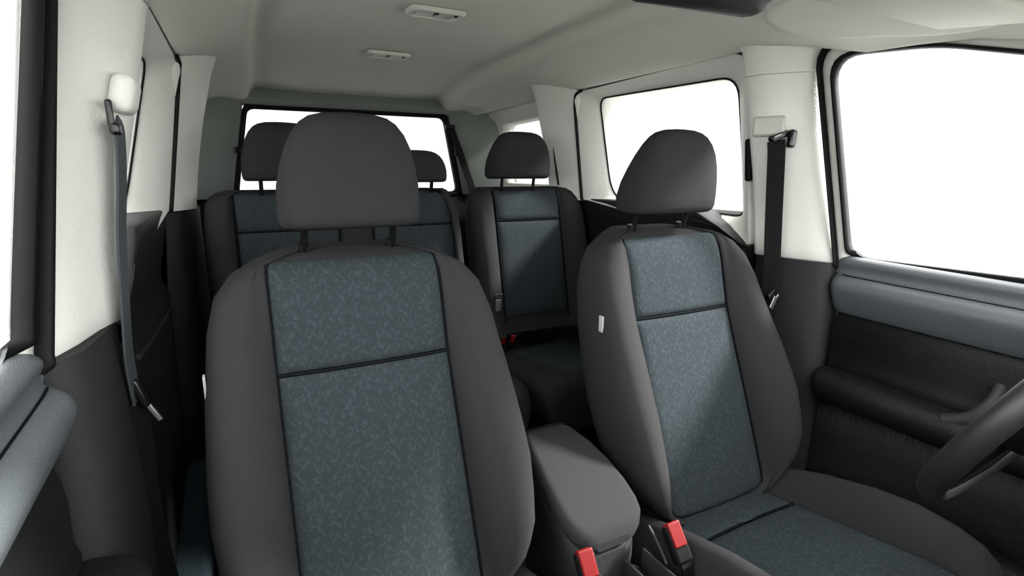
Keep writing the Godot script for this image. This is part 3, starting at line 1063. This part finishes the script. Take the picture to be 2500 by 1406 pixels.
func make_belts() -> void:
	# driver's belt
	var root := base("seat_belt", Vector3(0.69, 1.52, -0.915))
	tag(root, "black seat belt hanging down the pale pillar behind the driver seat", "seat belt", "front seat belts")
	var o := Vector3(0.69, 1.52, -0.915)
	var st := tool()
	var fw := (pillar_r(1.5) - pillar_f(1.5)).normalized()
	var nn := fw.cross(Vector3.UP)
	if nn.x > 0:
		nn = -nn
	rbox(st, Vector3(0.669, 1.566, -0.948), Vector3(0.075, 0.050, 0.014), 0.006, Basis(fw, Vector3.UP, fw.cross(Vector3.UP).normalized()))
	build("height_adjuster", st, M.lens, root, o)
	st = tool()
	rbox(st, Vector3(0.668, 1.540, -0.915), Vector3(0.066, 0.016, 0.018), 0.006, Basis(Vector3(0, 0, 1), 0.28))
	rbox(st, Vector3(0.699, 1.534, -0.902), Vector3(0.020, 0.044, 0.016), 0.006, Basis(Vector3(0, 0, 1), -0.12))
	build("belt_guide", st, M.gloss, root, o)
	st = tool()
	strap(st, spline([Vector3(0.672, 1.530, -0.925), Vector3(0.672, 1.50, -0.921), Vector3(0.682, 1.40, -0.922), Vector3(0.697, 1.28, -0.925), Vector3(0.705, 1.20, -0.925), Vector3(0.707, 1.13, -0.925), Vector3(0.706, 0.95, -0.93), Vector3(0.705, 0.60, -0.93)], 6), Vector3(-0.35, 0, -0.9), 0.042)
	build("strap", st, M.belt, root, o)
	st = tool()
	rbox(st, Vector3(0.690, 1.132, -0.905), Vector3(0.030, 0.030, 0.008), 0.003, Basis(Vector3(0, 0, 1), 0.6))
	build("tongue_grip", st, M.gloss, root, o)
	st = tool()
	rbox(st, Vector3(0.684, 1.118, -0.896), Vector3(0.014, 0.034, 0.004), 0.0015, Basis(Vector3(0, 0, 1), -0.5))
	rbox(st, Vector3(0.696, 1.130, -0.897), Vector3(0.022, 0.008, 0.004), 0.0015, Basis(Vector3(0, 0, 1), 0.7))
	var mt := build("tongue", st, M.metal, root, o)
	mt.set_meta("label", "shiny metal belt tongue")
	# passenger's belt
	root = base("seat_belt", Vector3(-0.69, 1.52, -0.93))
	tag(root, "grey seat belt under a pale round guide on the pillar behind the passenger seat", "seat belt", "front seat belts")
	o = Vector3(-0.69, 1.52, -0.93)
	st = tool()
	rbox(st, Vector3(-0.672, 1.556, -0.945), Vector3(0.030, 0.052, 0.070), 0.013, Basis(Vector3(0, 0, 1), -0.25))
	build("height_adjuster", st, M.white, root, o)
	st = tool()
	rbox(st, Vector3(-0.687, 1.528, -0.905), Vector3(0.008, 0.034, 0.010), 0.003)
	rbox(st, Vector3(-0.684, 1.508, -0.912), Vector3(0.012, 0.016, 0.026), 0.004)
	build("belt_guide", st, M.gloss, root, o)
	st = tool()
	strap(st, spline([Vector3(-0.683, 1.515, -0.915), Vector3(-0.682, 1.50, -0.925), Vector3(-0.689, 1.44, -0.938), Vector3(-0.700, 1.36, -0.945), Vector3(-0.710, 1.25, -0.955), Vector3(-0.716, 1.17, -0.965), Vector3(-0.717, 1.10, -0.985)], 5), Vector3(0.16, 0, -1.0), 0.034)
	build("strap", st, M.belt_grey, root, o)
	st = tool()
	strap(st, spline([Vector3(-0.717, 1.10, -0.985), Vector3(-0.719, 1.0, -1.0), Vector3(-0.720, 0.85, -1.005), Vector3(-0.70, 0.60, -1.0)], 5), Vector3(0.35, 0, -0.9), 0.05)
	build("lower_strap", st, M.belt, root, o)
	st = tool()
	rbox(st, Vector3(-0.711, 1.112, -0.985), Vector3(0.014, 0.05, 0.03), 0.005, Basis(Vector3(0, 0, 1), 0.3))
	build("tongue_grip", st, M.gloss, root, o)
	st = tool()
	rbox(st, Vector3(-0.699, 1.085, -0.975), Vector3(0.008, 0.050, 0.006), 0.002, Basis(Vector3(0, 0, 1), 0.45))
	mt = build("tongue", st, M.metal, root, o)
	mt.set_meta("label", "shiny metal belt tongue")
	# rear belts
	o = Vector3(0.665, 1.57, -1.90)
	root = base("rear_seat_belt", o)
	tag(root, "black belt on the pillar beside the single rear seat", "seat belt", "rear seat belts")
	st = tool()
	strap(st, spline([Vector3(0.628, 1.575, -1.885), Vector3(0.636, 1.50, -1.880), Vector3(0.650, 1.405, -1.875)], 5), Vector3(1.0, 0, -0.15), 0.030)
	build("strap", st, M.belt, root, o)
	st = tool()
	rbox(st, Vector3(0.632, 1.575, -1.885), Vector3(0.03, 0.05, 0.02), 0.007)
	build("belt_guide", st, M.gloss, root, o)
	o = Vector3(0.46, 1.65, -2.53)
	root = base("rear_seat_belt", o)
	tag(root, "black belt slanting down beside the tailgate window", "seat belt", "rear seat belts")
	st = tool()
	strap(st, [Vector3(0.452, 1.665, -2.555), Vector3(0.495, 1.55, -2.55), Vector3(0.535, 1.44, -2.55), Vector3(0.60, 1.25, -2.54)], Vector3(1, 0, -0.1), 0.036)
	build("strap", st, M.belt, root, o)
	st = tool()
	rbox(st, Vector3(0.45, 1.672, -2.558), Vector3(0.05, 0.02, 0.015), 0.006)
	build("belt_guide", st, M.gloss, root, o)
	# buckles
	var b := buckle(Vector3(0.100, 0.817, -0.638), Vector3(-0.06, 0.80, -0.50), Vector3(-0.25, 0.75, 1.0), Vector3(0.098, 0.60, -0.58))
	tag(b, "red and black belt buckle standing beside the driver seat cushion", "buckle", "front belt buckles")
	b = buckle(Vector3(-0.102, 0.842, -0.628), Vector3(-0.03, 0.85, -0.45), Vector3(-0.3, 0.6, 1.0), Vector3(-0.10, 0.60, -0.58))
	tag(b, "red and black belt buckle standing beside the passenger seat cushion", "buckle", "front belt buckles")
	var spots := [[0.300, 0.814, -1.70], [0.336, 0.816, -1.695]]
	for p in spots:
		b = buckle(Vector3(p[0], p[1] + 0.045, p[2]), Vector3(0.1, 0.8, 0.3), Vector3(-0.1, 0.5, 1.0), Vector3(p[0], 0.815, p[2] - 0.03), 0.7)
		tag(b, ("small red belt buckle on the single rear seat, beside the bench" if p[0] < 0.31 else "small red belt buckle on the single rear seat, nearer its middle"), "buckle", "rear belt buckles")
	o = Vector3(0.275, 1.0, -1.70)
	root = base("belt_tongue", o)
	tag(root, "metal belt tongue hanging on the grey edge of the single rear seat", "belt tongue")
	st = tool()
	rbox(st, Vector3(0.275, 0.985, -1.692), Vector3(0.022, 0.045, 0.006), 0.002)
	build("tongue", st, M.metal, root, o)
	st = tool()
	rbox(st, Vector3(0.275, 1.018, -1.692), Vector3(0.036, 0.022, 0.010), 0.004)
	build("grip", st, M.dark, root, o)

func make_console() -> void:
	var o := Vector3(-0.005, FLOOR_Y, -0.75)
	var root := base("centre_console", o)
	tag(root, "dark centre console with a grey padded armrest between the front seats", "console")
	# lid outline rows from the back to the front: z, y, x left, x right
	var rows := [[-0.935, 0.905, -0.045, 0.040], [-0.925, 0.912, -0.054, 0.050], [-0.90, 0.913, -0.062, 0.060], [-0.85, 0.900, -0.072, 0.075], [-0.80, 0.884, -0.080, 0.083], [-0.75, 0.867, -0.086, 0.084], [-0.71, 0.852, -0.088, 0.080], [-0.690, 0.844, -0.083, 0.073], [-0.677, 0.838, -0.074, 0.060], [-0.668, 0.831, -0.060, 0.044], [-0.664, 0.824, -0.045, 0.028]]
	var st := tool()
	var secs := []
	for r in rows:
		var c: float = (r[2] + r[3]) / 2
		var w: float = r[3] - r[2]
		var s := []
		for p in rrect(w, lut([-0.69, -0.677, -0.668, -0.664], [0.040, 0.036, 0.028, 0.014], r[0]), 0.016, 5):
			var crown := 0.004 * (1.0 - pow(2 * p.x / w, 2.0)) if p.y > 0 else 0.0
			s.append(Vector3(c + p.x, r[1] - 0.020 + p.y + crown, r[0]))
		secs.append(s)
	loft(st, secs)
	var lid := build("armrest_lid", st, M.cloth, root, o)
	lid.set_meta("label", "grey padded armrest lid")
	st = tool()
	var jp := [Vector3(-0.052, 0.9135, -0.915), Vector3(0, 0.918, -0.917), Vector3(0.050, 0.9135, -0.915)]
	tube(st, spline(jp, 4), 0.002, 0.002, Vector3.UP, 6)
	build("seam", st, M.stitch, lid)
	# box below the lid
	st = tool()
	secs = []
	for r in rows:
		var c: float = (r[2] + r[3]) / 2
		var w: float = (r[3] - r[2]) * 0.86
		var s := []
		for q in [[0.5, 0.0], [0.5, -0.05], [0.46, -0.15], [0.42, -0.45], [-0.42, -0.45], [-0.46, -0.15], [-0.5, -0.05], [-0.5, 0.0]]:
			s.append(Vector3(c + q[0] * w, maxf(r[1] - 0.042 + q[1], FLOOR_Y + 0.02), r[0] - (0.006 if r[0] > -0.7 else 0.0)))
		secs.append(s)
	loft(st, secs)
	build("storage_box", st, M.pillar, root, o)
	# front tray with two walled slots
	st = tool()
	rbox(st, Vector3(0.0, 0.62, -0.42), Vector3(0.15, 0.20, 0.56), 0.02)
	build("tray", st, M.dark, root, o)
	for e in [[-0.045, 0.006], [0.020, 0.006], [0.070, 0.006]]:
		st = tool()
		rbox(st, Vector3(e[0], 0.735, -0.55), Vector3(e[1], 0.05, 0.25), 0.003)
		build("tray_wall", st, M.pillar, root, o)
	st = tool()
	tube(st, spline([Vector3(0.078, 0.805, -0.672), Vector3(0.078, 0.79, -0.65), Vector3(0.078, 0.76, -0.62)], 4), 0.003, 0.003, Vector3.UP, 6)
	build("tray_edge", st, M.pillar, root, o)

func make_wheel() -> void:
	var c := Vector3(0.37, 1.148, -0.257)
	var root := base("steering_wheel", c)
	tag(root, "dark steering wheel in front of the driver seat", "steering wheel")
	var tau := deg_to_rad(28.0)
	var e1 := Vector3.RIGHT
	var e2 := Vector3(0, cos(tau), sin(tau))
	var ax := e1.cross(e2)
	var st := tool()
	var pts := []
	for k in 64:
		var a := TAU * k / 64
		pts.append(e1 * cos(a) * 0.18 + e2 * sin(a) * 0.18)
	tube(st, pts, 0.0145, 0.017, ax, 14, true)
	build("rim", st, M.rim, root)
	st = tool()
	var secs := []
	for q in [[-0.03, 0.05], [-0.028, 0.065], [0.0, 0.075], [0.015, 0.07], [0.022, 0.05]]:
		var s := []
		for k in 24:
			var a := TAU * k / 24
			s.append(-ax * q[0] * -1.0 * -1.0 + e1 * cos(a) * q[1] * 1.15 + e2 * sin(a) * q[1])
		secs.append(s)
	loft(st, secs)
	build("hub", st, M.black, root)
	for a in [0.0, PI, -PI / 2]:
		st = tool()
		var d := e1 * cos(a) + e2 * sin(a)
		strap(st, [d * 0.06, d * 0.12, d * 0.175], d.cross(ax), 0.14 if a < 0 else 0.05, 0.009)
		var sp := build("spoke", st, M.black, root)
		st = tool()
		rbox(st, d * 0.115 - ax * 0.008, Vector3(0.016, 0.016, 0.006), 0.0028, Basis(e1, e2, ax))
		build("switch", st, M.metal, sp)
	st = tool()
	tube(st, [ax * -0.0 + Vector3.ZERO, Vector3(0, -0.05, 0.13), Vector3(0, -0.06, 0.20)], 0.045, 0.045, Vector3.RIGHT, 16)
	build("column", st, M.dark, root)

func make_overhead() -> void:
	# mirror
	var o := Vector3(-0.042, 1.665, -0.51)
	var root := base("rear_view_mirror", o)
	tag(root, "black rear-view mirror hanging from the windscreen header", "mirror")
	var st := tool()
	var secs := []
	for q in [[-0.016, 0.92], [-0.014, 0.97], [-0.006, 1.0], [0.006, 0.97], [0.016, 0.86], [0.024, 0.65], [0.028, 0.3]]:
		var s := []
		for p in rrect(0.245 * q[1], 0.066 * q[1], 0.032 * q[1], 6):
			s.append(Vector3(p.x, (p.y if p.y > 0 else p.y * (1.0 - 0.30 * pow(p.x / 0.122, 2.0))) + 0.03 * p.x + 0.005, q[0]))
		secs.append(s)
	loft(st, secs)
	build("shell", st, M.black, root)
	st = tool()
	plate(st, secs[0].map(func(p): return Vector3(p.x * 0.97, p.y * 0.95, -0.0175)), Vector3(0, 0, 0.002))
	build("mirror_glass", st, M.mirror, root)
	st = tool()
	tube(st, spline([Vector3(0.02, 0.01, 0.02), Vector3(0.03, 0.035, 0.06), Vector3(0.03, 0.055, 0.12)], 4), 0.011, 0.011, Vector3.RIGHT, 10)
	build("stem", st, M.black, root)
	# sun visors folded up
	for s in [1.0, -1.0]:
		o = Vector3(s * 0.41, 1.706, -0.495)
		root = base("sun_visor", o)
		tag(root, "pale sun visor folded up above the %s" % ("steering wheel" if s > 0 else "passenger side of the dashboard"), "sun visor", "sun visors")
		st = tool()
		rbox(st, Vector3.ZERO, Vector3(0.44, 0.018, 0.17), 0.008, Basis(Vector3.RIGHT, 0.13))
		build("panel", st, M.head, root)
		st = tool()
		tube(st, [Vector3(-0.2, 0.0, 0.075), Vector3(0.21, 0.0, 0.075), Vector3(0.225, 0.02, 0.08)], 0.006, 0.006, Vector3.UP, 8)
		build("hinge_rod", st, M.lens, root)
	# moulding of the headliner above the driver's door
	st = tool()
	var mo := [Vector3(0.507, 1.765, -0.852), Vector3(0.591, 1.736, -0.812), Vector3(0.640, 1.719, -0.690), Vector3(0.673, 1.707, -0.599), Vector3(0.682, 1.704, -0.519), Vector3(0.64, 1.718, -0.45), Vector3(0.50, 1.767, -0.45), Vector3(0.44, 1.785, -0.60), Vector3(0.454, 1.784, -0.793)]
	var c0 := Vector3(0.57, 1.743, -0.64)
	var up := Vector3(0.33, 0.94, 0).normalized()
	secs = []
	for q in [[0.06, 1.03], [0.010, 1.02], [0.003, 1.0], [0.0, 0.97], [0.0, 0.90], [0.001, 0.4]]:
		secs.append(spline(mo.map(func(p): return c0 + (p - c0) * q[1] + up * q[0]), 3, true))
	loft(st, secs)
	var ml := build("trim", st, M.head)
	ml.name = "trim_11"
	struct(ml, "raised headliner moulding above the driver door", "headliner moulding")
	# ceiling lamps
	for e in [[0.0, -1.513, "nearer to the windscreen", 1.0], [0.008, -2.03, "nearer to the tailgate", 1.0]]:
		var y := roof_y(e[1]) - 0.006
		o = Vector3(e[0], y, e[1])
		root = base("ceiling_lamp", o)
		tag(root, "small unlit pale lamp flush in the headliner, the one %s" % e[2], "ceiling lamp", "ceiling lamps")
		var k: float = e[3]
		st = tool()
		secs = []
		for q in [[0.004, 1.06], [-0.003, 1.06], [-0.008, 1.0], [-0.008, 0.86], [-0.002, 0.84], [0.003, 0.84]]:
			var s := []
			for p in rrect(0.15 * k * q[1], 0.075 * k * (q[1] - (1.0 - q[1]) * 0.4), 0.018, 4):
				s.append(Vector3(p.x, q[0], p.y))
			secs.append(s)
		loft(st, secs, true, false, false)
		build("bezel", st, M.head, root)
		st = tool()
		rbox(st, Vector3(-0.033 * k, -0.003, 0), Vector3(0.052 * k, 0.006, 0.05 * k), 0.002)
		build("lens", st, M.lens, root)
		st = tool()
		rbox(st, Vector3(0.024 * k, -0.004, 0), Vector3(0.046 * k, 0.007, 0.05 * k), 0.002)
		build("lens", st, M.lens, root)
		for dx in [-0.003, 0.052]:
			st = tool()
			rbox(st, Vector3(dx * k, -0.006, 0.016 * k), Vector3(0.010 * k, 0.006, 0.012 * k), 0.0025)
			build("switch", st, M.dark, root)
	# latch on the driver-side sliding window
	o = Vector3(0.70, 1.485, -1.025)
	root = base("window_latch", o)
	tag(root, "upright black latch at the front edge of the driver-side sliding window", "latch")
	st = tool()
	rbox(st, Vector3(0.003, 0, 0.002), Vector3(0.024, 0.112, 0.020), 0.007, Basis(Vector3(0, 0, 1), 0.12))
	build("grip", st, M.black, root)
	st = tool()
	rbox(st, Vector3(0.022, -0.005, -0.004), Vector3(0.03, 0.05, 0.016), 0.005)
	build("mount", st, M.black, root)

# ---------------------------------------------------------------- scene
func _ready() -> void:
	var cam := Camera3D.new()
	cam.name = "camera"
	cam.fov = rad_to_deg(2.0 * atan(703.0 / 1318.66))
	cam.near = 0.02
	cam.far = 100.0
	add_child(cam)
	cam.position = Vector3(-0.568, 1.45, 0.0)
	cam.rotation = Vector3(deg_to_rad(-11.987), deg_to_rad(-27.98), 0)
	cam.current = true

	var env := Environment.new()
	env.background_mode = Environment.BG_COLOR
	env.background_color = Color(1.0, 1.0, 1.0)
	env.background_energy_multiplier = 4.0
	env.tonemap_mode = Environment.TONE_MAPPER_LINEAR
	env.tonemap_exposure = 2.0
	env.sdfgi_enabled = true
	env.ssao_enabled = true
	env.ssil_enabled = true
	var we := WorldEnvironment.new()
	we.name = "environment"
	we.environment = env
	add_child(we)

	var sun := DirectionalLight3D.new()
	sun.name = "sun"
	sun.light_energy = 3.2
	sun.light_color = Color(1.0, 0.99, 0.97)
	sun.light_angular_distance = 9.0
	sun.shadow_enabled = true
	add_child(sun)
	sun.look_at_from_position(Vector3(1.0, 0.74, 0.42) * 5.0, Vector3.ZERO)

	make_materials()
	M.rim = mat(rgb(28, 28, 29), 0.45, 0.5)

	make_ground()
	make_floor()
	make_ceiling()
	make_pillars()
	make_tailgate()
	make_front()
	make_front_door(-1.0, 1, "passenger")
	make_front_door(1.0, 2, "driver")
	make_sliding_door(-1.0, 3, "passenger-side")
	make_sliding_door(1.0, 4, "driver-side")

	var seat := make_front_seat()
	tag(seat, "grey front seat with blue-grey centre panels, beside the passenger door", "seat", "front seats")
	var driver := seat.duplicate()
	driver.name = numbered("front_seat")
	add_child(driver, true)
	driver.position = Vector3(0.37, FLOOR_Y, -0.62)
	tag(driver, "grey front seat with blue-grey centre panels, behind the steering wheel", "seat", "front seats")
	var r1 := make_rear_seat("rear_bench_seat", -0.625, 0.185, [[-0.535, -0.245], [-0.13, 0.15]], [[-0.39, 1.427, 1.600, 0.118], [0.018, 1.420, 1.527, 0.118]], [-0.62, 0.20])
	tag(r1, "wide dark rear bench with two headrests", "seat", "rear seats")
	var r2 := make_rear_seat("rear_single_seat", 0.228, 0.722, [[0.328, 0.600]], [[0.430, 1.430, 1.600, 0.128]], [0.232, 0.722])
	tag(r2, "single dark rear seat with one headrest next to the rear bench", "seat", "rear seats")
	make_console()
	make_wheel()
	make_belts()
	make_overhead()
